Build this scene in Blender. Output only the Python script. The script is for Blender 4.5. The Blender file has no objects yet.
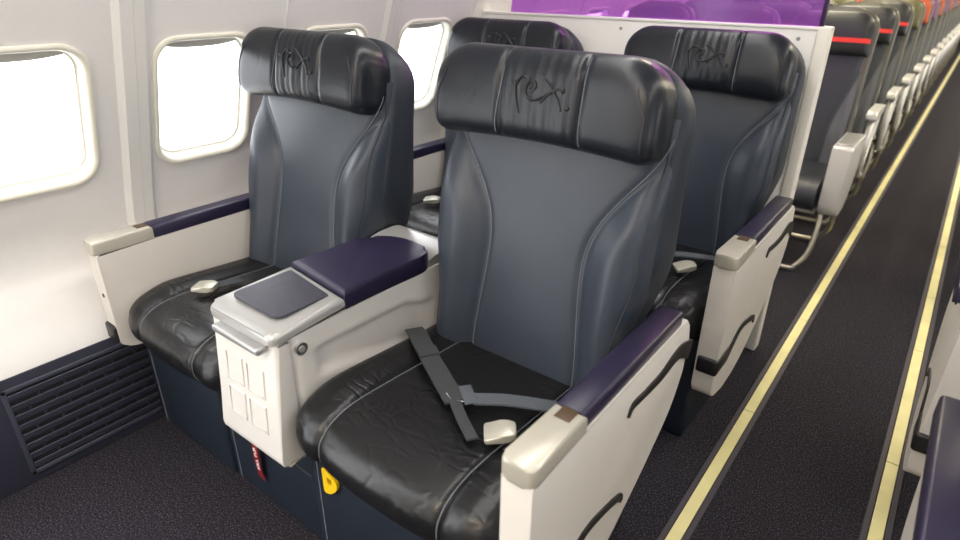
import bpy, bmesh, math, random
import numpy as np
from mathutils import Vector, Matrix
random.seed(4)
S = bpy.context.scene
COL = S.collection
pi = math.pi

# ------------------------------------------------------------------ materials
def mat(name, col, rough=.5, metal=0., spec=.5, bump=0., bscale=200., noise=0., nscale=20., coat=0., crack=0., crscale=60.):
    m = bpy.data.materials.new(name); m.use_nodes = True
    nt = m.node_tree; b = nt.nodes['Principled BSDF']
    b.inputs['Base Color'].default_value = (*col, 1)
    b.inputs['Roughness'].default_value = rough
    b.inputs['Metallic'].default_value = metal
    b.inputs['Specular IOR Level'].default_value = spec
    b.inputs['Coat Weight'].default_value = coat
    tc = nt.nodes.new('ShaderNodeTexCoord')
    if noise:
        n = nt.nodes.new('ShaderNodeTexNoise'); n.inputs['Scale'].default_value = nscale; n.inputs['Detail'].default_value = 4
        nt.links.new(tc.outputs['Object'], n.inputs['Vector'])
        r = nt.nodes.new('ShaderNodeMapRange'); r.inputs['From Min'].default_value = .25; r.inputs['From Max'].default_value = .75
        r.inputs['To Min'].default_value = 1 - noise; r.inputs['To Max'].default_value = 1 + noise
        nt.links.new(n.outputs['Fac'], r.inputs['Value'])
        mx = nt.nodes.new('ShaderNodeVectorMath'); mx.operation = 'SCALE'; mx.inputs[0].default_value = col
        nt.links.new(r.outputs['Result'], mx.inputs['Scale'])
        nt.links.new(mx.outputs['Vector'], b.inputs['Base Color'])
    last = None
    if bump:
        n2 = nt.nodes.new('ShaderNodeTexNoise'); n2.inputs['Scale'].default_value = bscale; n2.inputs['Detail'].default_value = 3
        nt.links.new(tc.outputs['Object'], n2.inputs['Vector'])
        bp = nt.nodes.new('ShaderNodeBump'); bp.inputs['Strength'].default_value = bump; bp.inputs['Distance'].default_value = .002
        nt.links.new(n2.outputs['Fac'], bp.inputs['Height']); last = bp
    if crack:
        # creased leather: broken, wandering fold lines
        n3 = nt.nodes.new('ShaderNodeTexNoise'); n3.inputs['Scale'].default_value = crscale * .5; n3.inputs['Detail'].default_value = 3
        nt.links.new(tc.outputs['Object'], n3.inputs['Vector'])
        sc_ = nt.nodes.new('ShaderNodeVectorMath'); sc_.operation = 'MULTIPLY'; sc_.inputs[1].default_value = (crscale, crscale * 2.2, crscale)
        nt.links.new(tc.outputs['Object'], sc_.inputs[0])
        ds = nt.nodes.new('ShaderNodeVectorMath'); ds.operation = 'MULTIPLY_ADD'; ds.inputs[1].default_value = (2.6, 2.6, 2.6)
        nt.links.new(n3.outputs['Color'], ds.inputs[0]); nt.links.new(sc_.outputs['Vector'], ds.inputs[2])
        v = nt.nodes.new('ShaderNodeTexVoronoi'); v.feature = 'DISTANCE_TO_EDGE'; v.inputs['Scale'].default_value = 1
        nt.links.new(ds.outputs['Vector'], v.inputs['Vector'])
        r2 = nt.nodes.new('ShaderNodeMapRange'); r2.inputs['From Max'].default_value = .22; r2.interpolation_type = 'SMOOTHSTEP'
        nt.links.new(v.outputs['Distance'], r2.inputs['Value'])
        n4 = nt.nodes.new('ShaderNodeTexNoise'); n4.inputs['Scale'].default_value = crscale * .45
        nt.links.new(tc.outputs['Object'], n4.inputs['Vector'])
        mk = nt.nodes.new('ShaderNodeMapRange'); mk.inputs['From Min'].default_value = .42; mk.inputs['From Max'].default_value = .62
        mk.inputs['To Min'].default_value = crack * .12; mk.inputs['To Max'].default_value = crack
        nt.links.new(n4.outputs['Fac'], mk.inputs['Value'])
        b2 = nt.nodes.new('ShaderNodeBump'); b2.inputs['Distance'].default_value = .003
        nt.links.new(mk.outputs['Result'], b2.inputs['Strength']); nt.links.new(r2.outputs['Result'], b2.inputs['Height'])
        if last: nt.links.new(last.outputs['Normal'], b2.inputs['Normal'])
        last = b2
    if last: nt.links.new(last.outputs['Normal'], b.inputs['Normal'])
    return m

M = {}
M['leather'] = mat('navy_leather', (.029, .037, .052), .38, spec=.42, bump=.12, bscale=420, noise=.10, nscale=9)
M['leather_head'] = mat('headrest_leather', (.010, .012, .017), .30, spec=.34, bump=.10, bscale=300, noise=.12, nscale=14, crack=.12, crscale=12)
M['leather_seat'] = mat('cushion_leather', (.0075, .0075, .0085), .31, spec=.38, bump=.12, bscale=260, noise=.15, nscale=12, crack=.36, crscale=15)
M['leather_shell'] = mat('shell_leather', (.018, .024, .035), .44, spec=.34, bump=.1, bscale=420)
M['leather_base'] = mat('shroud_leather', (.013, .019, .031), .48, spec=.35, bump=.1, bscale=300, noise=.1)
M['stitch'] = mat('stitch_thread', (.17, .19, .22), .8)
M['stitch_dark'] = mat('seam_piping', (.012, .014, .018), .5)
M['logo'] = mat('embossed_leather', (.004, .005, .007), .5)
M['white'] = mat('white_plastic', (.66, .625, .58), .42, bump=.05, bscale=600, noise=.02)
M['white2'] = mat('console_plastic', (.66, .64, .61), .40, bump=.05, bscale=600, noise=.02)
M['silver'] = mat('silver_paint', (.43, .43, .42), .30, metal=.4, noise=.02)
M['cap'] = mat('cap_silver', (.50, .475, .405), .32, metal=.3, noise=.03)
M['silver_dark'] = mat('satin_silver', (.42, .42, .42), .34, metal=.6)
M['pad'] = mat('armrest_pad', (.016, .012, .035), .34, bump=.06, bscale=500, noise=.12, nscale=8)
M['inlay'] = mat('table_inlay', (.035, .034, .050), .38, bump=.5, bscale=700, noise=.25, nscale=120)
M['black'] = mat('black_plastic', (.012, .011, .013), .4)
M['chrome'] = mat('chrome', (.75, .75, .75), .15, metal=1)
M['bronze'] = mat('brown_label', (.07, .04, .02), .45)
M['webbing'] = mat('belt_webbing', (.035, .038, .042), .75, bump=.5, bscale=900)
M['webbing2'] = mat('belt_webbing_grey', (.075, .085, .10), .7, bump=.5, bscale=900)
M['buckle'] = mat('buckle_metal', (.52, .50, .42), .35, metal=.5)
M['red'] = mat('red_tag', (.22, .005, .010), .6)
M['redstripe'] = mat('red_stripe', (.75, .030, .022), .5)
M['ink'] = mat('white_ink', (.85, .82, .80), .6)
M['yellow'] = mat('yellow_plastic', (.86, .56, .01), .4)
M['wall'] = mat('sidewall_laminate', (.73, .715, .70), .55, bump=.06, bscale=350, noise=.012, nscale=40)
M['pillar'] = mat('pillar_trim', (.70, .69, .67), .5)
M['bezel'] = mat('window_bezel', (.74, .715, .62), .42)
M['shade'] = mat('window_blind', (.60, .58, .54), .6)
M['ceiling'] = mat('ceiling_panel', (.80, .79, .76), .6)
M['dado'] = mat('dado_panel', (.024, .026, .044), .5, bump=.1, bscale=200)
M['void'] = mat('grille_void', (.004, .004, .006), .8)
M['grille'] = mat('grille_plastic', (.050, .053, .078), .42)
M['partition'] = mat('partition_laminate', (.78, .765, .74), .45, noise=.012)
M['post'] = mat('partition_post', (.74, .71, .64), .4)
M['strip_edge'] = mat('strip_rail', (.045, .038, .050), .6)
M['econ_leather'] = mat('economy_leather', (.026, .030, .040), .42, bump=.1, bscale=300)
M['econ_highlight'] = mat('economy_leather_highlight', (.085, .088, .10), .38, bump=.08, bscale=300)  # paler economy leather, with the bolsters' side highlight put into the colour
M['econ_black'] = mat('economy_headrest_black', (.014, .015, .018), .4)
M['econ_olive'] = mat('economy_headrest_olive', (.10, .095, .035), .4)
M['econ_orange'] = mat('economy_headrest_orange', (.42, .065, .018), .45)
M['econ_purple'] = mat('economy_headrest_purple', (.16, .055, .16), .45)
M['econ_shell'] = mat('economy_shell', (.11, .105, .085), .3, metal=.3)
M['alu'] = mat('aluminium_frame', (.72, .71, .70), .33, metal=.4)
M['alu_leg'] = mat('leg_tube', (.62, .58, .48), .28, metal=.8)

def strip_mat():
    m = mat('glow_strip', (.76, .69, .34), .5, noise=.10, nscale=9)
    return m
M['strip'] = strip_mat()

def carpet():
    m = bpy.data.materials.new('carpet'); m.use_nodes = True; nt = m.node_tree; b = nt.nodes['Principled BSDF']
    b.inputs['Roughness'].default_value = .95; b.inputs['Specular IOR Level'].default_value = .1
    tc = nt.nodes.new('ShaderNodeTexCoord')
    n = nt.nodes.new('ShaderNodeTexNoise'); n.inputs['Scale'].default_value = 230; n.inputs['Detail'].default_value = 3; n.inputs['Roughness'].default_value = .8
    nt.links.new(tc.outputs['Object'], n.inputs['Vector'])
    cr = nt.nodes.new('ShaderNodeValToRGB')
    e = cr.color_ramp.elements; e[0].position = .40; e[0].color = (.010, .009, .013, 1); e[1].position = .66; e[1].color = (.115, .105, .12, 1)
    x = e.new(.545); x.color = (.026, .023, .030, 1)
    nt.links.new(n.outputs['Fac'], cr.inputs['Fac']); nt.links.new(cr.outputs['Color'], b.inputs['Base Color'])
    bp = nt.nodes.new('ShaderNodeBump'); bp.inputs['Strength'].default_value = .35; bp.inputs['Distance'].default_value = .003
    nt.links.new(n.outputs['Fac'], bp.inputs['Height']); nt.links.new(bp.outputs['Normal'], b.inputs['Normal'])
    return m
M['carpet'] = carpet()

def screen_mat():
    m = bpy.data.materials.new('purple_acrylic'); m.use_nodes = True; nt = m.node_tree
    b = nt.nodes['Principled BSDF']; b.inputs['Base Color'].default_value = (.46, .17, .60, 1); b.inputs['Roughness'].default_value = .08
    t = nt.nodes.new('ShaderNodeBsdfTransparent'); t.inputs['Color'].default_value = (.80, .50, .95, 1)
    mx = nt.nodes.new('ShaderNodeMixShader'); mx.inputs['Fac'].default_value = .27
    nt.links.new(t.outputs[0], mx.inputs[1]); nt.links.new(b.outputs[0], mx.inputs[2])
    nt.links.new(mx.outputs[0], nt.nodes['Material Output'].inputs['Surface'])
    return m
M['screen'] = screen_mat()
def pane_mat():
    m = bpy.data.materials.new('window_acrylic'); m.use_nodes = True; nt = m.node_tree
    g = nt.nodes.new('ShaderNodeBsdfGlossy'); g.inputs['Roughness'].default_value = .05
    t = nt.nodes.new('ShaderNodeBsdfTransparent'); t.inputs['Color'].default_value = (.96, .97, .98, 1)
    mx = nt.nodes.new('ShaderNodeMixShader'); mx.inputs['Fac'].default_value = .05
    nt.links.new(t.outputs[0], mx.inputs[1]); nt.links.new(g.outputs[0], mx.inputs[2])
    nt.links.new(mx.outputs[0], nt.nodes['Material Output'].inputs['Surface'])
    return m
M['pane'] = pane_mat()

# ------------------------------------------------------------------ helpers
def obj(name, bm, m, parent=None, angle=38, label=None):
    me = bpy.data.meshes.new(name)
    bmesh.ops.recalc_face_normals(bm, faces=bm.faces[:])
    bm.to_mesh(me); bm.free()
    me.polygons.foreach_set('use_smooth', [True] * len(me.polygons))
    me.set_sharp_from_angle(angle=math.radians(angle))
    me.materials.append(m)
    o = bpy.data.objects.new(name, me); COL.objects.link(o)
    if parent is not None: o.parent = parent
    if label: o['label'] = label
    return o
def tag(o, label, cat, group=None, kind=None):
    o['label'] = label; o['category'] = cat
    if group: o['group'] = group
    if kind: o['kind'] = kind
    return o
def struct(o):
    o['kind'] = 'structure'; return o
def thing(name, label, cat, loc=(0, 0, 0), group=None):
    o = bpy.data.objects.new(name, None); COL.objects.link(o); o.location = loc; o.empty_display_size = .05
    return tag(o, label, cat, group)
def dup(root, loc, label=None, group=None, mirror=False, skip=()):
    r = root.copy(); COL.objects.link(r); r.location = loc
    if mirror: r.scale = (-1, 1, 1)
    if label: r['label'] = label
    if group: r['group'] = group
    for ch in list(root.children):
        if ch.name.split('.')[0] in skip: continue
        c = ch.copy(); COL.objects.link(c); c.parent = r
        for g in list(ch.children):
            if g.name.split('.')[0] in skip: continue
            d = g.copy(); COL.objects.link(d); d.parent = c
    return r

def BM(): return bmesh.new()
def add_box(bm, x0, x1, y0, y1, z0, z1, r=0., seg=3, mtx=None):
    ret = bmesh.ops.create_cube(bm, size=1)
    vs = ret['verts']
    for v in vs:
        v.co = Vector(((x0 + x1) / 2 + v.co.x * (x1 - x0), (y0 + y1) / 2 + v.co.y * (y1 - y0), (z0 + z1) / 2 + v.co.z * (z1 - z0)))
    if mtx is not None:
        for v in vs: v.co = mtx @ v.co
    if r > 0:
        es = list({e for v in vs for e in v.link_edges})
        bmesh.ops.bevel(bm, geom=es, offset=r, segments=seg, profile=.5, affect='EDGES')
def box(*a, **k):
    bm = BM(); add_box(bm, *a, **k); return bm
def add_loft(bm, rings, cap0=True, cap1=True, closed=True):
    R = [[bm.verts.new(p) for p in ring] for ring in rings]
    n = len(R[0])
    for i in range(len(R) - 1):
        for j in range(n if closed else n - 1):
            k = (j + 1) % n
            bm.faces.new((R[i][j], R[i][k], R[i + 1][k], R[i + 1][j]))
    if closed and cap0: bm.faces.new(R[0][::-1])
    if closed and cap1: bm.faces.new(R[-1])
def add_tube(bm, pts, r, n=8, closed=False):
    pts = [Vector(p) for p in pts]
    if len(pts) < 2: return
    rings = []; up = None
    N = len(pts)
    for i, p in enumerate(pts):
        a = pts[(i - 1) % N] if (i > 0 or closed) else p
        b = pts[(i + 1) % N] if (i < N - 1 or closed) else p
        t = (b - a).normalized()
        if up is None:
            up = Vector((0, 0, 1)) if abs(t.z) < .9 else Vector((1, 0, 0))
        u = (up - t * up.dot(t)).normalized(); up = u; w = t.cross(u)
        rr = r(i / (N - 1)) if callable(r) else r
        rings.append([p + (u * math.cos(2 * pi * k / n) + w * math.sin(2 * pi * k / n)) * rr for k in range(n)])
    if closed: rings.append(rings[0])
    add_loft(bm, rings, not closed, not closed)
    if closed: bmesh.ops.remove_doubles(bm, verts=bm.verts[:], dist=1e-6)
def smooth_path(pts, n=40):
    """Catmull-Rom"""
    P = [Vector(p) for p in pts]; P = [2 * P[0] - P[1]] + P + [2 * P[-1] - P[-2]]
    out = []; segs = len(P) - 3
    per = max(2, n // segs)
    for i in range(segs):
        a, b, c, d = P[i:i + 4]
        for k in range(per):
            t = k / per
            out.append(.5 * ((2 * b) + (c - a) * t + (2 * a - 5 * b + 4 * c - d) * t * t + (-a + 3 * b - 3 * c + d) * t ** 3))
    out.append(P[-2]); return out
def round_poly(pts, rad, seg=5):
    """round the corners of a 2D polygon; rad: number or list"""
    out = []; n = len(pts)
    for i in range(n):
        p = Vector(pts[i]); a = Vector(pts[i - 1]); b = Vector(pts[(i + 1) % n])
        r = rad[i] if isinstance(rad, (list, tuple)) else rad
        if r <= 0: out.append(p); continue
        da, db = (a - p), (b - p)
        la, lb = da.length, db.length
        d = min(r, la * .49, lb * .49)
        q0 = p + da * (d / la); q1 = p + db * (d / lb)
        for k in range(seg + 1):
            t = k / seg
            out.append(q0 * (1 - t) ** 2 + p * 2 * t * (1 - t) + q1 * t * t)
    return out
def add_prism(bm, poly, x0, x1, axis='x', bevel=0., seg=2):
    """extrude polygon; axis x: poly=(y,z); y: poly=(x,z); z: poly=(x,y)"""
    def P(a, p):
        return {'x': (a, p[0], p[1]), 'y': (p[0], a, p[1]), 'z': (p[0], p[1], a)}[axis]
    A = [bm.verts.new(P(x0, p)) for p in poly]; B = [bm.verts.new(P(x1, p)) for p in poly]
    n = len(poly); 
    f0 = bm.faces.new(A[::-1]); f1 = bm.faces.new(B)
    for i in range(n):
        k = (i + 1) % n
        bm.faces.new((A[i], A[k], B[k], B[i]))
    if bevel:
        es = list(set(f0.edges) | set(f1.edges))
        bmesh.ops.bevel(bm, geom=es, offset=bevel, segments=seg, profile=.5, affect='EDGES')
def prism(*a, **k):
    bm = BM(); add_prism(bm, *a, **k); return bm
def add_cyl(bm, p0, p1, r, n=16):
    add_tube(bm, [p0, p1], r, n)
def sstep(a, b, x):
    t = min(1, max(0, (x - a) / (b - a))); return t * t * (3 - 2 * t)

# ------------------------------------------------------------------ business seat
TILT = math.radians(10); YBK = .42
def back_pt(x, v, w, tilt=None, yb=None, zb=.43):
    tilt = TILT if tilt is None else tilt; yb = YBK if yb is None else yb
    c, s = math.cos(tilt), math.sin(tilt)
    return Vector((x, yb + v * s - w * c, zb + v * c + w * s))
SOFF = .016
def seam_x(v):
    return .120 + .022 * (1 - sstep(0, .3, v)) + .135 * sstep(.27, .58, v) ** 1.5
def back_hw(v):
    return .236 + .026 * sstep(.12, .30, v)
def back_w(x, v):
    s = seam_x(v); xx = x - SOFF
    d = abs(xx) - s
    w = .036 * sstep(-.01, .08, d) * (1 - .7 * sstep(.36, .54, v))
    w += -.008 * math.exp(-(d / .009) ** 2)
    w += .012 * math.sin(pi * min(1, max(0, v / .58))) * (1 - (x / .27) ** 2)
    return w
def edge_drop(s): return .050 * abs(s) ** 13

def build_back():
    bm = BM(); rings = []
    NV, NX = 64, 84
    for i in range(NV + 1):
        v = -.03 + .63 * i / NV
        hw = back_hw(v); ring = []
        end = 1 - sstep(0, .05, v + .03)
        for j in range(NX + 1):
            s = -1 + 2 * j / NX
            x = hw * s
            ring.append(back_pt(x, v, back_w(x, v) - edge_drop(s) - .03 * end))
        for j in range(9):
            s = 1 - 2 * j / 8
            ring.append(back_pt(hw * s * .985, v, -.075))
        rings.append(ring)
    add_loft(bm, rings)
    return bm
def build_shell():
    bm = BM(); rings = []
    vt = .705
    for i in range(49):
        a = i / 48
        v = -.20 + (vt + .20) * (a if a < .7 else .7 + .3 * (1 - max(0., 1 - (a - .7) / .3) ** 1.6))
        hw = .215 + .053 * sstep(.08, .34, v)
        rc = .125
        if v > vt - rc:
            q = min(1, (v - (vt - rc)) / rc); hw -= .125 * (1 - math.sqrt(max(0, 1 - q * q)))
        dep = .205 - .075 * sstep(.1, .70, v) - .05 * sstep(.61, .705, v) ** 2
        front = -.035 - .02 * sstep(.65, .705, v) ** 2
        poly = [(-hw, front), (hw, front), (hw, -dep), (-hw, -dep)]
        pr = round_poly(poly, [.03, .03, .055, .055], 6)
        rings.append([back_pt(p[0], v, p[1]) for p in pr])
    add_loft(bm, rings)
    return bm
HR = .256; HSEAM = (-.072, .106)
def head_sec(a):
    """centre v, half height, half thickness, w centre at a in [-1,1]"""
    x = abs(a) * HR
    rt, rb = .085, .04
    top = .700; bot = .522 - .012 * a * a
    if x > HR - rt:
        q = (x - (HR - rt)) / rt; top -= rt * (1 - math.sqrt(max(0, 1 - q * q)))
    if x > HR - rb:
        q = (x - (HR - rb)) / rb; bot += rb * (1 - math.sqrt(max(0, 1 - q * q)))
    th = .056 * max(.0, 1 - abs(a) ** 22) ** .4 + .004
    xx = a * HR
    for sx in HSEAM: th -= .006 * math.exp(-((xx - sx) / .006) ** 2)
    if HSEAM[0] < xx < HSEAM[1]:
        th += .0011 * math.sin(xx * 190) * math.sin(xx * 87 + 1)
    return (top + bot) / 2, max(.003, (top - bot) / 2), th, .018
def head_front(x, v):
    vc, hh, th, wc = head_sec(x / HR)
    q = min(.98, abs((v - vc) / hh))
    return wc + th * (1 - q ** 3.4) ** (1 / 3.4)
def build_head():
    bm = BM(); rings = []
    N = 110
    for i in range(N + 1):
        a = -1 + 2 * i / N
        a = math.copysign(1 - max(0., 1 - abs(a)) ** 1.25, a)
        vc, hh, th, wc = head_sec(a); ring = []
        K = 40
        for k in range(K):
            t = 2 * pi * k / K; c, s = math.cos(t), math.sin(t); e = 2 / 3.4
            ring.append(back_pt(a * HR, vc + hh * math.copysign(abs(c) ** e, c), wc + th * math.copysign(abs(s) ** e, s)))
        rings.append(ring)
    add_loft(bm, rings)
    return bm
def head_line(x0, vs, r, dx=0):
    bm = BM()
    add_tube(bm, [back_pt(x0 + dx * (v - .6), v, head_front(x0 + dx * (v - .6), v) + .0005) for v in vs], r, 6)
    return bm
def logo():
    # embossed script: r e x and a full stop, strokes in a unit box
    st = [[(205, 168), (225, 185), (245, 172)], [(240, 160), (250, 240), (268, 310), (288, 365)], [(248, 185), (272, 145), (305, 130), (335, 142), (338, 155)],
          [(352, 205), (385, 208), (402, 185), (390, 158), (355, 155), (330, 185), (325, 225), (350, 258), (395, 270), (445, 252), (490, 225)],
          [(418, 112), (470, 145), (530, 198), (580, 258), (606, 318)], [(448, 280), (505, 218), (555, 190), (598, 178), (610, 192), (600, 205)],
          [(645, 284), (656, 292), (650, 300), (644, 290)]]
    bm = BM()
    for s in st:
        P = smooth_path([(p[0], p[1], 0) for p in s], 24)
        L = []
        for p in P:
            x = -.052 + (p.x - 190) / 475 * .140
            v = .650 - (p.y - 110) / 475 * .140
            L.append(back_pt(x, v, head_front(x, v) + .0004))
        add_tube(bm, L, .0030, 6)
    return bm

def cushion_sec():
    P = [(.47, .33), (.04, .335), (-.012, .345), (-.040, .375), (-.043, .415), (-.025, .445), (.01, .463), (.07, .472), (.18, .468), (.32, .458), (.47, .448)]
    return smooth_path([(p[0], p[1], 0) for p in P], 60)
def cushion_shape(a, chw, sec, seam):
    x = a * chw
    r = .035
    d = (chw - abs(x)); ins = 0
    if d < r: q = 1 - d / r; ins = r * (1 - math.sqrt(max(0, 1 - q * q)))
    bol = .010 * sstep(0, .05, abs(x) - seam) 
    gro = .006 * math.exp(-((abs(x) - seam) / .006) ** 2)
    cy, cz = .22, .40
    out = []
    for p in sec:
        y, z = p.x, p.y
        front = 1 - sstep(.0, .08, y)
        n = Vector((y - cy, z - cz))
        # outward direction approximated: up on the top, forwards at the nose
        up = 1 - front if z > .43 else 0
        k = (bol * (0 if z < .36 else 1) - gro - ins)
        dy = -k * front; dz = k * (1 if z > .43 else (0 if z > .36 else -1)) * (1 - .5 * front)
        out.append(Vector((x, y + dy + (.015 + .040 * abs(a) ** 2.5) * (1 - sstep(.0, .25, y)), z + dz)))
    return out
def build_cushion(chw, seam):
    sec = cushion_sec(); bm = BM(); rings = []
    N = 96
    for i in range(N + 1):
        a = -1 + 2 * i / N
        a = math.copysign(1 - max(0., 1 - abs(a)) ** 1.4, a)
        rings.append(cushion_shape(a, chw, sec, seam))
    add_loft(bm, rings)
    return bm
def cushion_seams(chw, seam, sg):
    sec = cushion_sec(); bm = BM()
    if True:
        pts = cushion_shape(sg * (seam - .004) / chw, chw, sec, seam)
        L = [p + Vector((0, -.001 if p.y < 0 else 0, .001)) for p in pts if p.z > .345 and p.y < .46]
        add_tube(bm, L, .0010, 6)
    return bm

def sweep_flat(pts, hts, x0, x1):
    """black moulding on an armrest face: centreline (y,z), half heights, thickness x0..x1"""
    P = smooth_path([(p[0], p[1], 0) for p in pts], 36)
    n = len(P); up = []; dn = []
    for i, p in enumerate(P):
        t = (P[min(n - 1, i + 1)] - P[max(0, i - 1)]).normalized()
        nr = Vector((-t.y, t.x, 0))
        f = i / (n - 1) * (len(hts) - 1); k = min(int(f), len(hts) - 2); h = hts[k] + (hts[k + 1] - hts[k]) * (f - k)
        up.append(p + nr * h); dn.append(p - nr * h)
    rings = [[(x0, u.x, u.y), (x1, u.x, u.y), (x1, d.x, d.y), (x0, d.x, d.y)] for u, d in zip(up, dn)]
    bm = BM(); add_loft(bm, rings); return bm

def build_armrest(root, x0, x1, out, low=False, over=0., dy=0.):
    """x0<x1 the body; out=+1 when the outer face is at x1"""
    xo = x1 if out > 0 else x0
    prof = [(0, .600), (0, .215), (.04, .195), (.12, .178), (.21, .184), (.31, .214), (.44, .290), (.575, .385), (.632, .50), (.60, .605)]
    if low: prof = [(0, .600), (0, .325), (.04, .312), (.12, .305), (.21, .305), (.31, .31), (.44, .33), (.575, .40), (.632, .50), (.60, .605)]
    a = obj('armrest', prism(round_poly(prof, [.004, .02, .01, .02, .03, .04, .05, .05, .04, .02], 4), x0, x1, bevel=.006, seg=3), M['white'], root)
    a.location.y = dy
    # silver front cap, rounded nose
    cp = round_poly([(x0 - .002, -.006), (x1 + .002, -.006), (x1 + .002, .150), (x0 - .002, .150)], [.016, .016, 0, 0], 5)
    obj('armrest_cap', prism([(p[0], p[1]) for p in cp], .596, .633, axis='z', bevel=.006, seg=3), M['cap'], a, label='silver front cap')
    xm = (x0 + x1) / 2
    obj('cap_label', box(xm - .014, xm + .014, .118, .149, .630, .6342, r=.0006), M['bronze'], a, label='small brown inset label')
    inset = .004 - over
    xi0, xi1 = (x0 - .002, x1 - inset) if out > 0 else (x0 + inset, x1 + .002)
    bm = prism(round_poly([(xi0, .600), (xi1, .592), (xi1 , .634), (xi0, .634)] if out > 0 else [(xi0, .592), (xi1, .600), (xi1, .634), (xi0, .634)], [.002, .002, .008, .008], 3), .150, .565, axis='y', bevel=.004)
    obj('armrest_pad', bm, M['pad'], a, label='dark navy armrest pad')
    e = .004 * out
    lo, hi = min(xo - e, xo + e), max(xo - e, xo + e)
    obj('table_slot', sweep_flat([(.322, .520), (.338, .538), (.39, .534), (.47, .531), (.56, .540), (.632, .512)], [.004, .008, .008, .011, .016, .022], lo, hi), M['black'], a, label='black curved moulding')
    obj('table_slot', sweep_flat([(.09, .300), (.13, .322), (.19, .345), (.26, .337), (.33, .316), (.345, .295)], [.016, .014, .010, .009, .009, .005], lo, hi), M['black'], a, label='black curved moulding')
    bz = .055 if low else 0
    bx = (x0 + .004, x1 + .006) if out > 0 else (x0 - .006, x1 - .004)
    obj('bumper', box(bx[0], bx[1], -.008, .095, .282 + bz, .332 + bz, r=.008), M['black'], a, label='black corner bumper')
    if not low: return a
    sc = BM(); add_cyl(sc, (xm, -.0015, .475), (xm, .004, .475), .006)
    obj('screw', sc, M['black'], a)
    return a

def ribbon(bm, pts, width, thick=.0022):
    """flat strap following pts, lying flat (z up)"""
    P = smooth_path(pts, 30); rings = []
    for i, p in enumerate(P):
        t = (P[min(len(P) - 1, i + 1)] - P[max(0, i - 1)]).normalized()
        u = t.cross(Vector((0, 0, 1))).normalized(); n = u.cross(t).normalized()
        rings.append([p - u * width / 2 - n * thick, p + u * width / 2 - n * thick, p + u * width / 2 + n * thick, p - u * width / 2 + n * thick])
    add_loft(bm, rings)

def rotz_at(x, y, z, a, tiltx=0):
    return Matrix.Translation((x, y, z)) @ Matrix.Rotation(a, 4, 'Z') @ Matrix.Rotation(tiltx, 4, 'X')

def buckle(parent, x, y, z, a, tilt=0):
    m = rotz_at(x, y, z, a, tilt)
    bm = prism(round_poly([(-.026, -.030), (.026, -.030), (.024, .010), (.018, .030), (-.018, .030), (-.024, .010)], .008, 3), -.005, .006, axis='z', bevel=.0025)
    for v in bm.verts:
        if v.co.z > 0 and v.co.y > -.01: v.co.z += .004
        v.co = m @ v.co
    b = obj('buckle', bm, M['buckle'], parent, label='silver metal belt buckle')
    bm = BM(); add_box(bm, -.022, .022, -.040, -.026, -.006, .003, r=.002, mtx=m)
    return b

def business_seat(cx, y0, label, hw_arm, arm, chw, tilt, yb, over=0., group='navy business class seats'):
    global TILT, YBK
    TILT, YBK = math.radians(tilt), yb
    root = thing('business_seat', label, 'seat', (cx, y0, 0), group)
    # base shroud
    sb0, sb1 = (-.285, .262) if arm > 0 else (-.30, .09)
    sh = obj('base_shroud', box(sb0, sb1, .045, .56, .002, .345, r=.012), M['leather_base'], root)
    for sx in ((sb0 + .028,) if arm > 0 else (sb0 + .03,)):
        bm = BM(); add_tube(bm, [(sx, .0445, .335), (sx, .0445, .17), (sx, .0445, .01)], .0013, 6)
        obj('shroud_stitching', bm, M['stitch'], sh, label='pale stitching')
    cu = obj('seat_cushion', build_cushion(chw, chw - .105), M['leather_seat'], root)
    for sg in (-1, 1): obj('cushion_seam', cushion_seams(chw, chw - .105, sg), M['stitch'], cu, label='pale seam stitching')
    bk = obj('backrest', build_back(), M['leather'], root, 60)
    for sg in (-1, 1):
        bm = BM(); L = []
        for i in range(50):
            v = .0 + .565 * i / 49
            x = SOFF + sg * (seam_x(v) - .005)
            L.append(back_pt(x, v, back_w(x, v) + .0008))
        add_tube(bm, L, .0009, 6)
        obj('seam_stitching', bm, M['stitch'], bk, label='pale seam stitching')
    for sg in (-1, 1):
        bm = BM(); L = []
        for i in range(50):
            v = .0 + .58 * i / 49; s = .955
            hw = back_hw(v); x = sg * hw * s
            L.append(back_pt(x, v, back_w(x, v) - edge_drop(s) + .0005))
        add_tube(bm, L, .0016, 6)
        obj('piping', bm, M['stitch_dark'], bk, label='dark edge piping')
    obj('back_shell', build_shell(), M['leather_shell'], root, 50)
    hd = obj('headrest', build_head(), M['leather_head'], root, 60)
    for sx, dx in ((HSEAM[0] - .004, .07), (HSEAM[1] + .004, -.0)):
        obj('headrest_stitching', head_line(sx, [.530 + .16 * k / 24 for k in range(25)], .0009, dx), M['stitch'], hd, label='pale stitching across the headrest')
    for sg in (-1, 1):
        bm = BM(); L = []
        for k in range(25):
            v = .535 + .11 * k / 24
            x = sg * (HR - .022 - .020 * sstep(.59, .645, v))
            L.append(back_pt(x, v, head_front(x, v) + .0004))
        add_tube(bm, L, .0014, 6)
        obj('headrest_piping', bm, M['stitch_dark'], hd, label='dark end seam')
    obj('headrest_logo', logo(), M['logo'], hd, label='embossed script logo rex')
    if arm > 0: build_armrest(root, hw_arm, hw_arm + .055, 1, over=over)
    else: build_armrest(root, -hw_arm - .055, -hw_arm, -1, low=True, dy=-.03)
    return root

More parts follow.
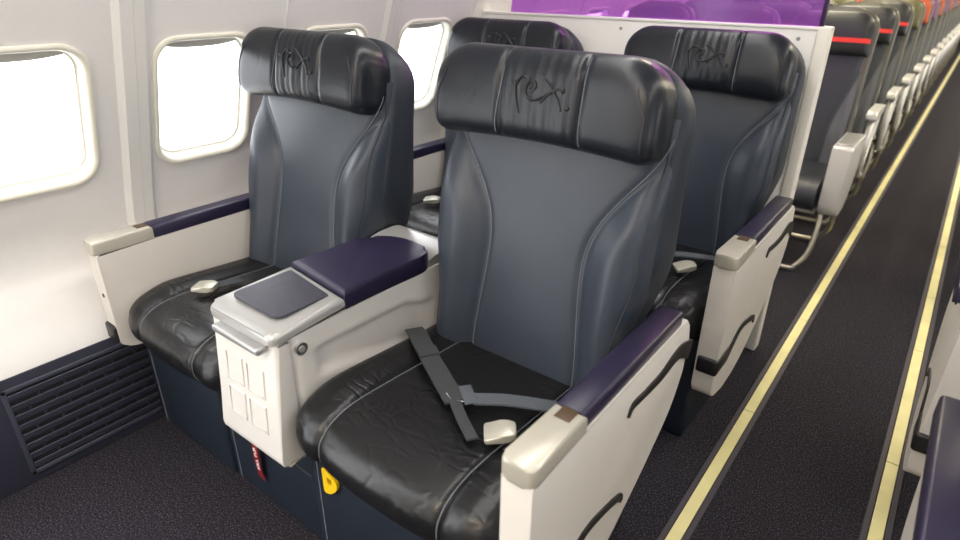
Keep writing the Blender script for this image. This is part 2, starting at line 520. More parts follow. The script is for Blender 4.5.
def belt_crossed(root):
    """strap from the console side, folded end with buckle, grey strap from the aisle side"""
    bm = BM()
    ribbon(bm, [(-.255, .365, .470), (-.222, .343, .478), (-.13, .283, .486), (-.03, .225, .484), (.02, .195, .486)], .044)
    b = obj('seat_belt', bm, M['webbing'], root, label='black lap belt webbing')
    bm = BM(); ribbon(bm, [(-.155, .300, .4885), (-.125, .280, .4905)], .045, .003); obj('belt_keeper', bm, M['webbing'], b)
    bm = BM(); add_box(bm, -.030, .030, -.013, .013, .0, .004, r=.001, mtx=rotz_at(.028, .225, .487, math.radians(-38)))
    obj('belt_stitching', bm, M['webbing2'], b)
    bm = BM(); ribbon(bm, [(.045, .222, .488), (.10, .262, .487), (.17, .305, .480), (.235, .345, .470)], .034)
    obj('seat_belt', bm, M['webbing2'], root, label='grey lap belt webbing')
    bm = BM(); add_tube(bm, [(-.012, .205, .486), (.012, .192, .486), (.055, .218, .486)], .002, 6); obj('belt_loop', bm, M['chrome'], b)
    bm = BM(); ribbon(bm, [(.005, .205, .4855), (.06, .165, .486), (.115, .13, .486)], .022, .002); obj('belt_tail', bm, M['webbing'], b)
    buckle(b, .148, .170, .492, math.radians(-52), .1)
def belt_short(root, x, y, a):
    bm = BM(); ribbon(bm, [(x + .01, y + .10, .476), (x + .004, y + .05, .482), (x, y + .01, .484)], .036)
    b = obj('seat_belt', bm, M['webbing'], root, label='black lap belt webbing')
    buckle(b, x, y, .490, a)

Y1, Y2 = .555, 1.465
AX, WX = -.656, -1.398
aisle1 = business_seat(AX, Y1, 'navy leather business seat with crossed lap belts, front row beside the aisle', .271, 1, .262, 10, .42)
belt_crossed(aisle1)
win1 = business_seat(WX, Y1, 'navy leather business seat under the cabin windows, front row', .242, -1, .236, 13.5, .385)
belt_short(win1, -.075, .150, math.radians(-60))
aisle2 = dup(aisle1, (AX, Y2, 0), 'navy leather business seat standing against the white divider, by the aisle')
win2 = dup(win1, (WX, Y2, 0), 'navy leather business seat by the window directly in front of the purple screen')
for r_ in (aisle2, win2):
    for c in r_.children:
        if c.name.split('.')[0] in ('backrest', 'back_shell', 'headrest'): c.location = (0, -.004, -.012)
MX = -.108 * 2
rx = -.21 - AX + .004
rseat0 = business_seat(rx, Y1, 'business seat across the aisle showing its dark armrest pad at lower right', .271, 1, .262, 10, .42, over=.026)
rseat0.scale = (-1, 1, 1)
for c in list(rseat0.children):
    for g in list(c.children):
        if g.name.startswith('headrest_logo'): bpy.data.objects.remove(g)
rseat2 = dup(rseat0, (rx, Y2, 0), 'business seat across the aisle showing only its white armrest side at right edge', mirror=True)

# ------------------------------------------------------------------ centre console
def console(y0, label):
    r = thing('centre_console', label, 'console', (-1.045, y0, 0), 'consoles between business seats')
    x0, x1 = -.104, .120
    prof = [(.03, .600), (.03, .298), (.06, .296), (.42, .33), (.56, .36), (.56, .600)]
    body = obj('console_body', prism(round_poly(prof, [.004, .006, .01, .02, .02, .004], 3), x0, x1 - .014, bevel=.006, seg=3), M['white2'], r)
    dprof = [(-.004, .602), (-.028, .318), (-.022, .298), (.034, .295), (.034, .602)]
    obj('drawer_front', prism(round_poly(dprof, [.004, .008, .012, .004, .004], 3), x0, x1, bevel=.010, seg=4), M['white2'], r)
    # aisle-side flank with a scooped hollow
    def inside(y, z):
        top = .548 - .03 * (y - .12) - .02 * sstep(.35, .42, y); bot = .475 - .06 * sstep(.10, .40, y)
        m = sstep(.075, .12, y) * (1 - sstep(.40, .47, y))
        return m * sstep(bot - .012, bot + .03, z) * (1 - sstep(top - .016, top + .006, z))
    bm = BM(); NY, NZ = 70, 50; rows = []
    for i in range(NY + 1):
        y = .0345 + (.545 - .0345) * i / NY; row = []
        for k in range(NZ + 1):
            z = .300 + .300 * k / NZ
            e = .008 * (1 - sstep(0, .012, y - .0345)) 
            row.append(bm.verts.new((x1 - .001 - .012 * inside(y, z) - e, y, z)))
        rows.append(row)
    for i in range(NY):
        for k in range(NZ): bm.faces.new((rows[i][k], rows[i + 1][k], rows[i + 1][k + 1], rows[i][k + 1]))
    edge = [rows[0], [row[-1] for row in rows], rows[-1][::-1], [row[0] for row in rows][::-1]]
    for L in edge:
        B = [bm.verts.new((x1 - .015, v.co.y, v.co.z)) for v in L]
        for q in range(len(L) - 1): bm.faces.new((L[q], L[q + 1], B[q + 1], B[q]))
    obj('side_panel', bm, M['white2'], r, 60)
    # squares pressed into the front, on the leaning face
    for xa in (-.058, .017):
        for za in (.458, .372):
            bm = BM()
            yy = -.006 - (.606 - za - .03) * .0833
            m = Matrix.Translation((0, yy, 0))
            pts = [(xa, za), (xa + .058, za), (xa + .058, za + .066), (xa, za + .066)]
            L = []
            for (px, pz) in pts: L.append((px, -.0045 - (.602 - pz) * .0845, pz))
            add_tube(bm, L, .0023, 6, closed=True)
            obj('embossed_square', bm, M['white2'], body)
    bm = box(-.060, .100, -.032, -.004, .580, .596, r=.005); obj('drawer_handle', bm, M['silver_dark'], body, label='satin silver pull handle')
    bm = BM(); add_cyl(bm, (x1 - .002, .053, .567), (x1 + .005, .053, .567), .014, 24); k = obj('lock', bm, M['chrome'], body, label='round chrome lock')
    bm = BM(); add_cyl(bm, (x1 + .004, .053, .567), (x1 + .007, .053, .567), .007, 16); obj('lock', bm, M['silver_dark'], body)
    # lid
    lp = round_poly([(x0 + .002, -.012), (x1 + .004, -.012), (x1 + .004, .172), (x0 + .006, .203)], [.02, .02, 0, 0], 5)
    bm = prism([(p[0], p[1]) for p in lp], .601, .635, axis='z', bevel=.012, seg=4)
    for v in bm.verts:
        if v.co.z > .610: v.co.z -= .014 * (1 - sstep(-.02, .07, v.co.y))
    lid = obj('console_lid', bm, M['silver'], r, label='silver lid frame')
    ip = round_poly([(-.078, .032), (.088, .030), (.092, .158), (-.074, .184)], [.02, .02, .006, .006], 4)
    obj('lid_inlay', prism([(p[0], p[1]) for p in ip], .630, .6362, axis='z', bevel=.001), M['inlay'], lid, label='dark textured inlay')
    # navy pad
    pp = round_poly([(x0 + .006, .204), (x1 + .004, .173), (x1 + .004, .425), (x1 - .012, .458), (.0, .470), (x0 + .030, .420)], [0, 0, .02, .03, .05, .05], 5)
    bm = prism([(p[0], p[1]) for p in pp], .600, .646, axis='z', bevel=.012, seg=4)
    obj('console_pad', bm, M['pad'], r, label='dark navy padded top')
    hump = round_poly([(.40, .600), (.47, .628), (.56, .628), (.60, .60), (.60, .56), (.40, .56)], [.01, .03, .03, .02, .01, .01], 4)
    obj('console_tail', prism(hump, x0 + .003, x1 - .004, bevel=.012, seg=3), M['silver'], r, label='pale silver rear hump')
    # leather pocket below
    pk = obj('console_base', box(-.262, .104, .052, .55, .002, .325, r=.008), M['leather_base'], r)
    bm = BM(); add_tube(bm, [(-.235, .0515, .205), (.0, .0515, .212), (.095, .0515, .205)], .0028, 6)
    obj('pocket_seam', bm, M['stitch_dark'], pk)
    bm = BM(); add_tube(bm, [(-.235, .0510, .30), (-.238, .0510, .15), (-.236, .0510, .01)], .0013, 6); obj('pocket_stitching', bm, M['stitch'], pk, label='pale stitching')
    return r
con1 = console(Y1, 'white console with silver lid and drawer handle between the two front seats')
con2 = dup(con1, (-1.045, Y2, 0), 'white console between the two business seats of the second row')

# red ribbon tag with white letters, hanging under the console
def text_curve(txt, size, m, parent, name, mtx, depth=.0004):
    cu = bpy.data.curves.new(name, 'FONT'); cu.body = txt; cu.size = size; cu.extrude = depth; cu.align_x = 'CENTER'; cu.align_y = 'CENTER'
    o = bpy.data.objects.new(name, cu); COL.objects.link(o)
    dg = bpy.context.evaluated_depsgraph_get(); me = bpy.data.meshes.new_from_object(o.evaluated_get(dg)); bpy.data.objects.remove(o)
    me.transform(mtx); me.materials.append(m)
    t = bpy.data.objects.new(name, me); COL.objects.link(t); t.parent = parent; return t
bm = BM()
rings = []
for i in range(13):
    a = i / 12; z = .0 - .185 * a; x = .010 * a + .004 * math.sin(a * 5); y = -.006 * math.sin(a * pi) - .003
    rings.append([(x - .012, y - .001, z), (x + .012, y - .001, z - .004), (x + .012, y + .001, z - .004), (x - .012, y + .001, z)])
add_loft(bm, rings)
tg = obj('pull_tag', bm, M['red'], None)
tg.location = (-1.165, Y1 + .046, .270)
tag(tg, 'red ribbon tag with white letters hanging below the front console', 'tag')
text_curve('KRA TUR', .017, M['ink'], tg, 'tag_lettering', Matrix.Translation((.009, -.0105, -.115)) @ Matrix.Rotation(pi / 2, 4, 'X') @ Matrix.Rotation(pi / 2 + .1, 4, 'Z'))
# yellow pull ring
def ring_plate():
    outer = round_poly([(-.014, -.040), (.006, -.036), (.030, -.012), (.030, .012), (.004, .028), (-.014, .034)], .014, 4)
    c = Vector((.006, .002)); n = len(outer)
    bm = BM()
    inner = [c + (Vector(p) - c).normalized() * .0095 for p in outer]
    F = [bm.verts.new((p[0], -.004, p[1])) for p in outer]; B = [bm.verts.new((p[0], .004, p[1])) for p in outer]
    FI = [bm.verts.new((p[0], -.004, p[1])) for p in inner]; BI = [bm.verts.new((p[0], .004, p[1])) for p in inner]
    for i in range(n):
        k = (i + 1) % n
        bm.faces.new((F[i], F[k], FI[k], FI[i])); bm.faces.new((B[k], B[i], BI[i], BI[k]))
        bm.faces.new((F[k], F[i], B[i], B[k])); bm.faces.new((FI[i], FI[k], BI[k], BI[i]))
    return bm
yr = obj('pull_ring', ring_plate(), M['yellow'], None)
yr.location = (-.868, Y1 + .038, .258); yr.rotation_euler = (0, 0, .05)
tag(yr, 'yellow plastic pull ring with a hole under the front aisle seat cushion', 'pull ring')

# ------------------------------------------------------------------ cabin shell
WZ = [0, .325, .335, .475, .52, .60, .70, 1.15, 1.30, 1.50, 1.72, 1.90]
WXs = [-1.71, -1.71, -1.712, -1.795, -1.828, -1.832, -1.800, -1.631, -1.570, -1.46, -1.27, -1.00]
def xw(z): return float(np.interp(z, WZ, WXs))
YF, YB = -1.5, 22.
CX = -.105                        # cabin centre line
WPITCH = .445
WC = [.487 + WPITCH * k for k in range(-1, 36)]
def rrect(hw, hh, r, n=8):
    out = []
    for cx_, cy_, a0 in ((hw - r, hh - r, 0), (-hw + r, hh - r, pi / 2), (-hw + r, -hh + r, pi), (hw - r, -hh + r, 3 * pi / 2)):
        for k in range(n + 1):
            a = a0 + k / n * pi / 2
            out.append((cx_ + r * math.cos(a), cy_ + r * math.sin(a)))
    return out
ZC = .925                          # window centre height
ZH = .180                          # half height in z
def wall_pt(y, z, side):
    x = xw(z); return (x, y, z) if side < 0 else (2 * CX - x, y, z)
def build_wall(side, centres, y0, y1):
    bm = BM()
    def grid(ya, yb, zs, ny=1):
        rows = [[bm.verts.new(wall_pt(ya + (yb - ya) * j / ny, z, side)) for j in range(ny + 1)] for z in zs]
        for i in range(len(rows) - 1):
            for j in range(ny): bm.faces.new((rows[i][j], rows[i][j + 1], rows[i + 1][j + 1], rows[i + 1][j]))
    zlo = [.328, .335, .38, .43, .475, .50, .52, .56, .60, .65, .70]; zhi = [1.15, 1.22, 1.30, 1.40, 1.50, 1.61, 1.72, 1.81, 1.90]
    grid(y0, y1, zlo); grid(y0, y1, zhi)
    edges = [c - WPITCH / 2 for c in centres] + [centres[-1] + WPITCH / 2]
    if edges[0] > y0: grid(y0, edges[0], [.70, .85, 1.0, 1.15])
    if edges[-1] < y1: grid(edges[-1], y1, [.70, .85, 1.0, 1.15])
    inner = rrect(.138, ZH - .012, .06, 8); n = len(inner)
    for c in centres:
        rings = []
        for s in (0, .5, 1):
            ring = []
            for k, (iy, iz) in enumerate(inner):
                hy, hz = WPITCH / 2, .225; cn, kk = divmod(k, 9)
                cy_ = (.138 - .06) * (1 if cn in (0, 3) else -1); cz_ = (ZH - .012 - .06) * (1 if cn < 2 else -1)
                sy, sz = (hy if cn in (0, 3) else -hy), (hz if cn < 2 else -hz)
                f = kk / 8
                if cn in (0, 2):      # from the side to the top (or bottom)
                    oy, oz = (sy, cz_ + (sz - cz_) * min(1, 2 * f)) if f <= .5 else (sy + (cy_ - sy) * (2 * f - 1), sz)
                else:
                    oy, oz = (cy_ + (sy - cy_) * min(1, 2 * f), sz) if f <= .5 else (sy, sz + (cz_ - sz) * (2 * f - 1))
                ring.append(bm.verts.new(wall_pt(c + oy + (iy - oy) * s, ZC + oz + (iz - oz) * s, side)))
            rings.append(ring)
        for i in range(2):
            for k in range(n):
                q = (k + 1) % n
                bm.faces.new((rings[i][k], rings[i][q], rings[i + 1][q], rings[i + 1][k]))
    return bm
struct(obj('wall_left', build_wall(-1, WC, -.20, YB), M['wall']))
WCR = [WC[k] for k in range(0, len(WC))]
struct(obj('wall_right', build_wall(1, WCR, YF, YB), M['wall']))

# local frame of the tilted window plane
def win_frame(c, side):
    pt0 = Vector(wall_pt(c, ZC - .15, side)); pt1 = Vector(wall_pt(c, ZC + .15, side))
    up = (pt1 - pt0).normalized(); ya = Vector((0, 1, 0)); out = Vector(((-1 if side < 0 else 1) * up.z, 0, -up.x * (-1 if side < 0 else 1)))
    if out.x * side < 0: out = -out
    o = (pt0 + pt1) / 2
    return lambda a, b, d: o + ya * a + up * b + out * d
HH = ZH / math.cos(math.atan2(.169, .45)) 
def build_window(idx, c, side, parent):
    F = win_frame(c, side)
    secs = [(.150, .000, .070, 0.004), (.149, .000, .069, -.005), (.145, -.004, .067, -.008), (.138, -.011, .062, -.007), (.132, -.017, .057, .002), (.130, -.020, .055, .022), (.128, -.022, .053, .024), (.124, -.026, .05, .025), (.123, -.028, .048, .040)]
    bm = BM(); rings = []
    for hw, dh, r, d in secs:
        rings.append([F(a, b, d) for a, b in rrect(hw, HH + dh, r, 8)])
    add_loft(bm, rings, False, False)
    fr = obj('window_frame', bm, M['bezel'], parent, 50)
    bm = BM(); bm.faces.new([bm.verts.new(F(a, b, .036)) for a, b in rrect(.1245, HH - .0265, .049, 8)])
    obj('window_pane', bm, M['pane'], fr)
    # raised blind: its lower edge with the finger lip
    bm = BM()
    pts = [(-.118, .60), (.118, .60)]
    zt, zb = HH - .024, HH - .048
    L = []
    for k in range(13):
        a = -.118 + .236 * k / 12; L.append((a, zb + .012 * (abs(a) / .118) ** 2.5))
    rings = [[F(a, b, .026), F(a, zt, .026), F(a, zt, .031), F(a, b, .031)] for a, b in L]
    add_loft(bm, rings)
    obj('window_blind', bm, M['shade'], fr)
for k, c in enumerate(WC):
    w = bpy.data.objects.new('window_%d' % (k + 1), None); COL.objects.link(w); struct(w)
    if k > 14: break
    build_window(k, c, -1, w)
# right side: plain frames only for the first few rows, beyond the picture but letting the day in
for k, c in enumerate(WCR[:0]): pass

# raised pillar trims and panel joints on the left wall
def wall_strip(y0, y1, zs, lift, edge=.012):
    bm = BM(); rings = []
    for z in zs:
        x = xw(z)
        rings.append([(x - .002, y0, z), (x + lift, y0 + edge, z), (x + lift, y1 - edge, z), (x - .002, y1, z)])
    add_loft(bm, rings); return bm
ZS = [.335 + (1.88 - .335) * i / 40 for i in range(41)]
n = 1
for k in range(-1, 9):
    yc = .74 + 2 * WPITCH * k
    if yc < -.15: continue
    bm = wall_strip(yc - .050, yc + .040, ZS, .014, .016)
    t = struct(obj('trim_%d' % n, bm, M['pillar'])); n += 1
    bm = wall_strip(yc - .004, yc - .001, ZS, .0146, .001); obj('trim_groove', bm, M['shade'], t)
    bm = wall_strip(yc + WPITCH - .006, yc + WPITCH + .006, ZS, .004, .004)
    struct(obj('trim_%d' % n, bm, M['pillar'])); n += 1
# dado
d = struct(obj('baseboard_left', box(-1.76, -1.71, -.2, YB, 0, .328, r=.004), M['dado']))
d2 = struct(obj('baseboard_right', box(2 * CX + 1.71, 2 * CX + 1.76, YF, YB, 0, .328, r=.004), M['dado']))
fl = struct(obj('floor', box(-1.72, 2 * CX + 1.72, YF, YB, -.06, 0), M['carpet']))
# ceiling: cove on both sides and a flat middle
bm = BM()
cp = [(-1.00, 1.90), (-.92, 1.96), (-.80, 1.99), (2 * CX + .80, 1.99), (2 * CX + .92, 1.96), (2 * CX + 1.00, 1.90)]
add_loft(bm, [[(p[0], YF, p[1]) for p in cp], [(p[0], YB, p[1]) for p in cp]], closed=False)
struct(obj('ceiling', bm, M['ceiling']))
endp = [(-1.72, 0), (-1.72, .33), (-1.80, .475), (-1.832, .60), (-1.80, .70), (-1.631, 1.15), (-1.46, 1.5), (-1.27, 1.72), (-1.0, 1.9), (-.8, 1.99), (2 * CX + .8, 1.99), (2 * CX + 1.0, 1.9), (2 * CX + 1.27, 1.72), (2 * CX + 1.46, 1.5), (2 * CX + 1.631, 1.15), (2 * CX + 1.832, .6), (2 * CX + 1.72, .33), (2 * CX + 1.72, 0)]
struct(obj('wall_front', prism(endp, YF - .03, YF, axis='y'), M['partition']))
struct(obj('wall_back', prism(endp, YB, YB + .03, axis='y'), M['partition']))
# door surround at the front left (the doorway itself is open to daylight)
bm = BM()
for ya, yb in ((YF, YF + .22), (-.30, -.19)):
    add_loft(bm, [[(xw(z) - .01, ya, z), (xw(z) - .01, yb, z), (xw(z) - .05, yb, z), (xw(z) - .05, ya, z)] for z in [0, .33, .475, .6, .8, 1.0, 1.2, 1.5, 1.72, 1.9]])
add_loft(bm, [[(xw(z) - .01, YF, z), (xw(z) - .01, -.19, z), (xw(z) - .05, -.19, z), (xw(z) - .05, YF, z)] for z in [1.72, 1.8, 1.9]])
struct(obj('door_1', bm, M['wall']))

# return air grille in the dado
g = thing('air_grille', 'dark slatted air grille at floor level below the front window armrest', 'grille', (-1.71, .43, 0))
gy0, gy1, gz0, gz1 = -.180, .190, .028, .300
bm = BM()
add_box(bm, .0, .006, gy0, gy0 + .012, gz0, gz1, r=.002); add_box(bm, .0, .006, gy1 - .012, gy1, gz0, gz1, r=.002)
add_box(bm, .0, .006, gy0, gy1, gz0, gz0 + .012, r=.002); add_box(bm, .0, .006, gy0, gy1, gz1 - .012, gz1, r=.002)
obj('grille_frame', bm, M['grille'], g)
obj('grille_back', box(.0002, .0012, gy0 + .006, gy1 - .006, gz0 + .006, gz1 - .006), M['void'], g)
NS = 8
for i in range(NS):
    zc = gz0 + .012 + (gz1 - gz0 - .024) * (i + .5) / NS
    m = Matrix.Translation((.0045, 0, zc)) @ Matrix.Rotation(math.radians(18), 4, 'Y')
    bm = BM(); add_box(bm, -.0012, .0018, gy0 + .012, gy1 - .012, -.0115, .0115, r=.0008, mtx=m)
    s = obj('slat', bm, M['grille'], g)
for i in range(NS + 1):
    zc = gz0 + .012 + (gz1 - gz0 - .024) * i / NS
    if i in (0, NS): continue
    for q in range(1, 6):
        bm = BM()
        yy = gy0 + (gy1 - gy0) * q / 6 + (.015 if i % 2 else -.012)
        add_box(bm, .0008, .0045, yy - .0025, yy + .0025, zc - .012, zc + .012)
        obj('grille_rib', bm, M['dado'], g)

# ------------------------------------------------------------------ floor path strips
def floor_strip(name, x, joints, label):
    t = thing(name, label, 'floor strip', (x, 0, 0), 'glow strips along the aisle')
    ys = [-1.4] + joints + [21.5]
    for a, b in zip(ys[:-1], ys[1:]):
        obj('strip_segment', box(-.0155, .0155, a + .0015, b - .0015, .001, .0055, r=.0012, seg=1), M['strip'], t)
    for s in (-1, 1):
        obj('strip_rail', box(s * .0245 - .0075, s * .0245 + .0075, -1.4, 21.5, .0005, .0045, r=.0015, seg=1), M['strip_edge'], t)
floor_strip('path_strip', -.272, [.35, 1.03, 1.766, 2.50, 3.20, 3.79, 4.55, 5.3, 6.1, 7, 8, 9.2], 'pale yellow floor path strip along the business seat armrests, left of the aisle')
floor_strip('path_strip', .121, [.42, 1.10, 1.78, 2.52, 3.05, 3.757, 4.6, 5.4, 6.2, 7.1, 8.1, 9.3], 'pale yellow floor path strip on the far side of the aisle, at right')

# ------------------------------------------------------------------ divider with purple screen
YD = 2.145
p = thing('cabin_divider', 'white cabin divider with purple screen on top behind the business seats', 'divider', (-1.0, YD, 0))
obj('divider_panel', box(-.72, .602, 0, .035, .002, 1.118, r=.003), M['partition'], p)
obj('end_post', box(.602, .639, -.006, .05, .002, 1.122, r=.006), M['post'], p, label='cream end post')
obj('top_rail', box(-.72, .639, -.004, .04, 1.112, 1.121, r=.002), M['partition'], p)
scp = [(-.515, 1.121), (.608, 1.121), (.608, 1.52), (-.46, 1.52), (-.505, 1.22)]
obj('tinted_screen', prism(scp, .008, .020, axis='y', bevel=.001, seg=1), M['screen'], p, label='translucent purple screen')
obj('screen_edge', box(.602, .614, .004, .024, 1.121, 1.52, r=.002), mat('screen_edge_trim', (.035, .012, .06), .3), p, label='dark purple screen edge')
for xx in (-.03, .555):
    bm = BM(); add_cyl(bm, (xx, -.001, 1.085), (xx, .002, 1.085), .006, 12)
    obj('divider_screw', bm, M['silver_dark'], p)

# ------------------------------------------------------------------ economy seats
ET = math.radians(9)
def eb(x, v, w): return back_pt(x, v, w, ET, .42, .43)
def econ_head(material, root, stripe):
    bm = BM(); rings = []
    N = 40; hr = .178; vt, vb = .690, .500
    for i in range(N + 1):
        a = -1 + 2 * i / N
        x = abs(a) * hr; top = vt
        if x > hr - .08:
            q = (x - (hr - .08)) / .08; top -= .075 * (1 - math.sqrt(max(0, 1 - q * q)))
        th = .035 * max(0, 1 - abs(a) ** 10) ** .5 + .004
        vc, hh = (top + vb) / 2, (top - vb) / 2; ring = []
        for k in range(24):
            t = 2 * pi * k / 24; c, s = math.cos(t), math.sin(t)
            ring.append(eb(a * hr, vc + hh * math.copysign(abs(c) ** .65, c), .012 + th * math.copysign(abs(s) ** .65, s)))
        rings.append(ring)
    add_loft(bm, rings)
    h = obj('headrest', bm, material, root, 60)
    if stripe:
        bm = BM(); rings = []
        for i in range(31):
            a = -.985 + 1.97 * i / 30
            th = .035 * max(0, 1 - abs(a) ** 10) ** .5 + .0065
            rings.append([eb(a * hr, .575, .010), eb(a * hr, .575, .012 + th), eb(a * hr, .555, .012 + th), eb(a * hr, .555, .010)])
        add_loft(bm, rings)
        obj('headrest_stripe', bm, M['redstripe'], h, label='bright red stripe')
    return h
def econ_seat(label, hmat, stripe, solid_arm, aisle, loc):
    r = thing('economy_seat', label, 'seat', loc, 'economy class seats')
    # back: shell and front upholstery with side bolsters
    bm = BM(); rings = []; vt = .715
    for i in range(33):
        v = -.12 + (vt + .12) * (i / 32)
        hw = .190
        if v > vt - .10:
            q = min(1, (v - (vt - .10)) / .10); hw -= .10 * (1 - math.sqrt(max(0, 1 - q * q)))
        dep = .115 - .04 * sstep(.1, .7, v)
        rings.append([eb(q_[0], v, q_[1]) for q_ in round_poly([(-hw, -.02), (hw, -.02), (hw, -dep), (-hw, -dep)], [.015, .015, .04, .04], 4)])
    add_loft(bm, rings); obj('back_shell', bm, M['econ_shell'], r, 50)
    def esx(v): return .088 + .08 * sstep(.1, .55, v)
    def ew(x, v):
        d = abs(x) - esx(v)
        return .028 * sstep(0, .07, d) - .006 * math.exp(-(d / .008) ** 2)
    bm = BM(); rings = []
    for i in range(29):
        v = -.03 + .60 * i / 28; ring = []
        for j in range(41):
            s = -1 + 2 * j / 40; x = .177 * s
            ring.append(eb(x, v, ew(x, v) - .04 * abs(s) ** 9))
        for j in range(4): ring.append(eb(.174 - .348 * j / 3, v, -.04))
        rings.append(ring)
    add_loft(bm, rings); b = obj('backrest', bm, M['econ_leather'], r, 60)
    for sg in (-1, 1):
        bm = BM(); rings = []  # thin paler skin over the bolster, a painted side highlight
        for i in range(23):
            v = .0 + .54 * i / 22; ring = []
            s0 = esx(v) + .012
            for j in range(9):
                x = s0 + (.172 - s0) * j / 8
                ring.append(eb(sg * x, v, ew(x, v) - .04 * (x / .177) ** 9 + .0015))
            rings.append(ring)
        add_loft(bm, rings, closed=False); obj('bolster_highlight', bm, M['econ_highlight'], b, 60, label='grey painted highlight on the side bolster')
    econ_head(hmat, r, stripe)
    cs = [(p_.x, p_.y) for p_ in cushion_sec()]
    bm = prism([(y, z - .02) for y, z in cs], -.183, .183, bevel=.02, seg=3)
    obj('seat_cushion', bm, M['econ_leather'], r)
    for yy in (.06, .36): obj('seat_beam', box(-.185, .185, yy, yy + .04, .28, .31, r=.008), M['alu'], r)
    if solid_arm:
        pr = round_poly([(0, .608), (.0, .33), (.03, .295), (.16, .31), (.28, .39), (.34, .52), (.34, .612)], [.012, .03, .02, .05, .06, .04, .02], 4)
        a = obj('armrest', prism(pr, .197, .277, bevel=.008, seg=3), M['alu'], r, label='solid silver armrest with folded table')
        obj('armrest_pad', box(.203, .271, .04, .31, .606, .615, r=.003), M['silver_dark'], a)
    else:
        x0, x1 = (.208, .258) if aisle else (.192, .238)
        pr = round_poly([(.02, .640), (.0, .60), (.03, .59), (.22, .602), (.31, .615), (.31, .64)], [.02, .02, .02, .05, .01, .01], 4)
        a = obj('armrest', prism(pr, x0, x1, bevel=.008, seg=3), M['alu'], r, label='silver armrest cap on an open frame')
        if aisle:
            bm = BM()
            ou = smooth_path([(.238, .10, .60), (.241, .03, .56), (.241, -.01, .47), (.239, .0, .37), (.238, .06, .30), (.238, .16, .28)], 30)
            add_tube(bm, ou, lambda t: .018 - .004 * t, 10)
            add_tube(bm, smooth_path([(.239, .30, .60), (.237, .27, .50), (.235, .20, .38), (.235, .13, .30)], 16), .011, 8)
            obj('arm_frame', bm, M['alu'], a)
            obj('arm_panel', box(.225, .235, .02, .13, .32, .42, r=.02), M['black'], a)
    if aisle:
        bm = BM(); add_tube(bm, smooth_path([(.205, .10, .30), (.21, .07, .20), (.20, .04, .10), (.165, .02, .035), (.12, .015, .018), (-.17, .015, .016)], 40), .012, 10)
        obj('leg', bm, M['alu_leg'], r, label='bent pale metal leg tube')
        bm = BM(); add_tube(bm, smooth_path([(.215, .36, .30), (.225, .40, .22), (.215, .44, .10), (.165, .46, .035), (.12, .465, .018), (-.17, .465, .016)], 40), .012, 10)
        obj('leg', bm, M['alu_leg'], r, label='bent pale metal leg tube')
    else:
        bm = BM(); add_cyl(bm, (0, .08, .29), (0, .08, .004), .014, 10); obj('leg', bm, M['alu_leg'], r)
        bm = BM(); add_cyl(bm, (0, .38, .29), (0, .38, .004), .014, 10); obj('leg', bm, M['alu_leg'], r)
    return r
HM = [('econ_black', 'black red-striped headrest'), ('econ_black', 'black red-striped headrest'), ('econ_black', 'black red-striped headrest'), ('econ_olive', 'olive headrest'),
      ('econ_orange', 'orange headrest'), ('econ_purple', 'purple headrest'), ('econ_orange', 'orange headrest'), ('econ_purple', 'purple headrest'), ('econ_orange', 'orange headrest'), ('econ_purple', 'purple headrest')] + [('econ_orange', 'orange headrest'), ('econ_purple', 'purple headrest')] * 3
ORD = ['first', 'second', 'third', 'fourth', 'fifth', 'sixth', 'seventh', 'eighth', 'ninth', 'tenth', 'eleventh', 'twelfth', 'thirteenth', 'fourteenth', 'fifteenth']
PLACE = ['on the aisle', 'mid-row', 'by the window']
EX = -.582; EP = .755; EY = 2.945
protos = {}
def ekey(row, seat): return (HM[row][0], row == 0 and seat == 0, seat == 0)
for row in range(15):
    for seat in range(3 if row < 8 else 1):
        key = ekey(row, seat)
        lab = 'economy seat with %s, %s row behind the divider, %s' % (HM[row][1], ORD[row], PLACE[seat])
        loc = (EX - .432 * seat, EY + EP * row, 0)
        if key not in protos:
            protos[key] = econ_seat(lab, M[HM[row][0]], HM[row][0] == 'econ_black', key[1], key[2], loc)
        else:
            dup(protos[key], loc, lab)
for row in range(3):
    k = ekey(max(row, 0), 0)
    dup(protos[k], (-.15 - EX, EY + EP * row, 0), 'economy seat across the aisle at the right edge, %s row behind the divider' % ORD[row], mirror=True)

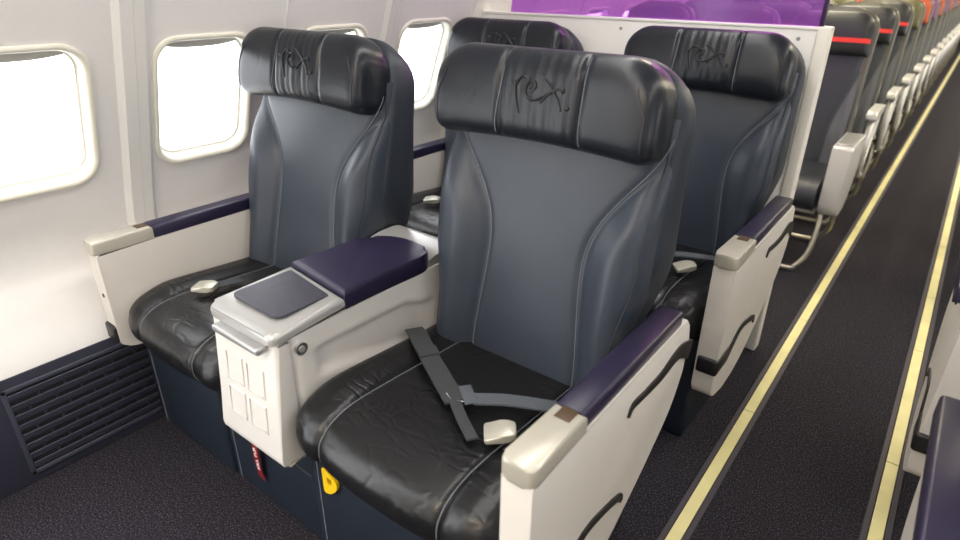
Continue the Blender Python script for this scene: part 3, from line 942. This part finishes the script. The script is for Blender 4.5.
# ------------------------------------------------------------------ light
W = bpy.data.worlds.new('overcast'); S.world = W; W.use_nodes = True
nt = W.node_tree; bg = nt.nodes['Background']
bg.inputs['Color'].default_value = (.96, .98, 1.0, 1); bg.inputs['Strength'].default_value = 4.2
def area(name, loc, sx, sy, power, col, rot=(0, 0, 0), portal=False):
    l = bpy.data.lights.new(name, 'AREA'); l.shape = 'RECTANGLE'; l.size = sx; l.size_y = sy; l.energy = power; l.color = col
    o = bpy.data.objects.new(name, l); COL.objects.link(o); o.location = loc; o.rotation_euler = rot
    if portal: l.cycles.is_portal = True
    return o
for k, c in enumerate(WC[:9]):
    area('window_portal', (xw(ZC) - .06, c, ZC), .25, .34, 1, (1, 1, 1), (0, math.radians(-90 + 20), 0), True)
area('door_portal', (-1.84, -.75, .95), 1.8, .95, 1, (1, 1, 1), (0, math.radians(-90), 0), True)
for k, c in enumerate(WCR[:7]):
    area('window_portal', (2 * CX - xw(ZC) + .02, c, ZC), .25, .34, 1, (1, 1, 1), (0, math.radians(90 - 20), 0), True)
area('galley_lamp', (-.55, -.95, 1.93), .5, .4, 13, (1, .80, .58))
# ceiling wash lights above the aisle, both coves
area('cove_lamp', (-.80, .6, 1.965), .14, 3.2, 16, (1, .97, .93))
area('cove_lamp', (2 * CX + .80, .6, 1.965), .14, 3.2, 16, (1, .97, .93))
area('cove_lamp', (-.80, 9, 1.965), .14, 13, 105, (1, .90, .66))
area('cove_lamp', (2 * CX + .80, 9, 1.965), .14, 13, 105, (1, .90, .66))

# ------------------------------------------------------------------ camera
cam = bpy.data.cameras.new('camera'); co = bpy.data.objects.new('camera', cam); COL.objects.link(co)
Rm = Matrix(((0.79008563, -0.27145149, 0.54961695), (0.61294813, 0.33858087, -0.71390307), (0.00770027, 0.90093123, 0.43389356)))
co.matrix_world = Matrix.Translation((0, 0, 1.25)) @ Rm.to_4x4()
cam.sensor_width = 36; cam.lens = 611.47 * 36 / 960; cam.clip_start = .05
cam.dof.use_dof = True; cam.dof.focus_distance = 1.5; cam.dof.aperture_fstop = 2.8
S.camera = co
S.view_settings.view_transform = 'Standard'; S.view_settings.look = 'None'; S.view_settings.gamma = 1; S.view_settings.exposure = .50
S.view_settings.use_curve_mapping = False
S.cycles.use_denoising = True
S.cycles.max_bounces = 10; S.cycles.diffuse_bounces = 6; S.cycles.transparent_max_bounces = 16
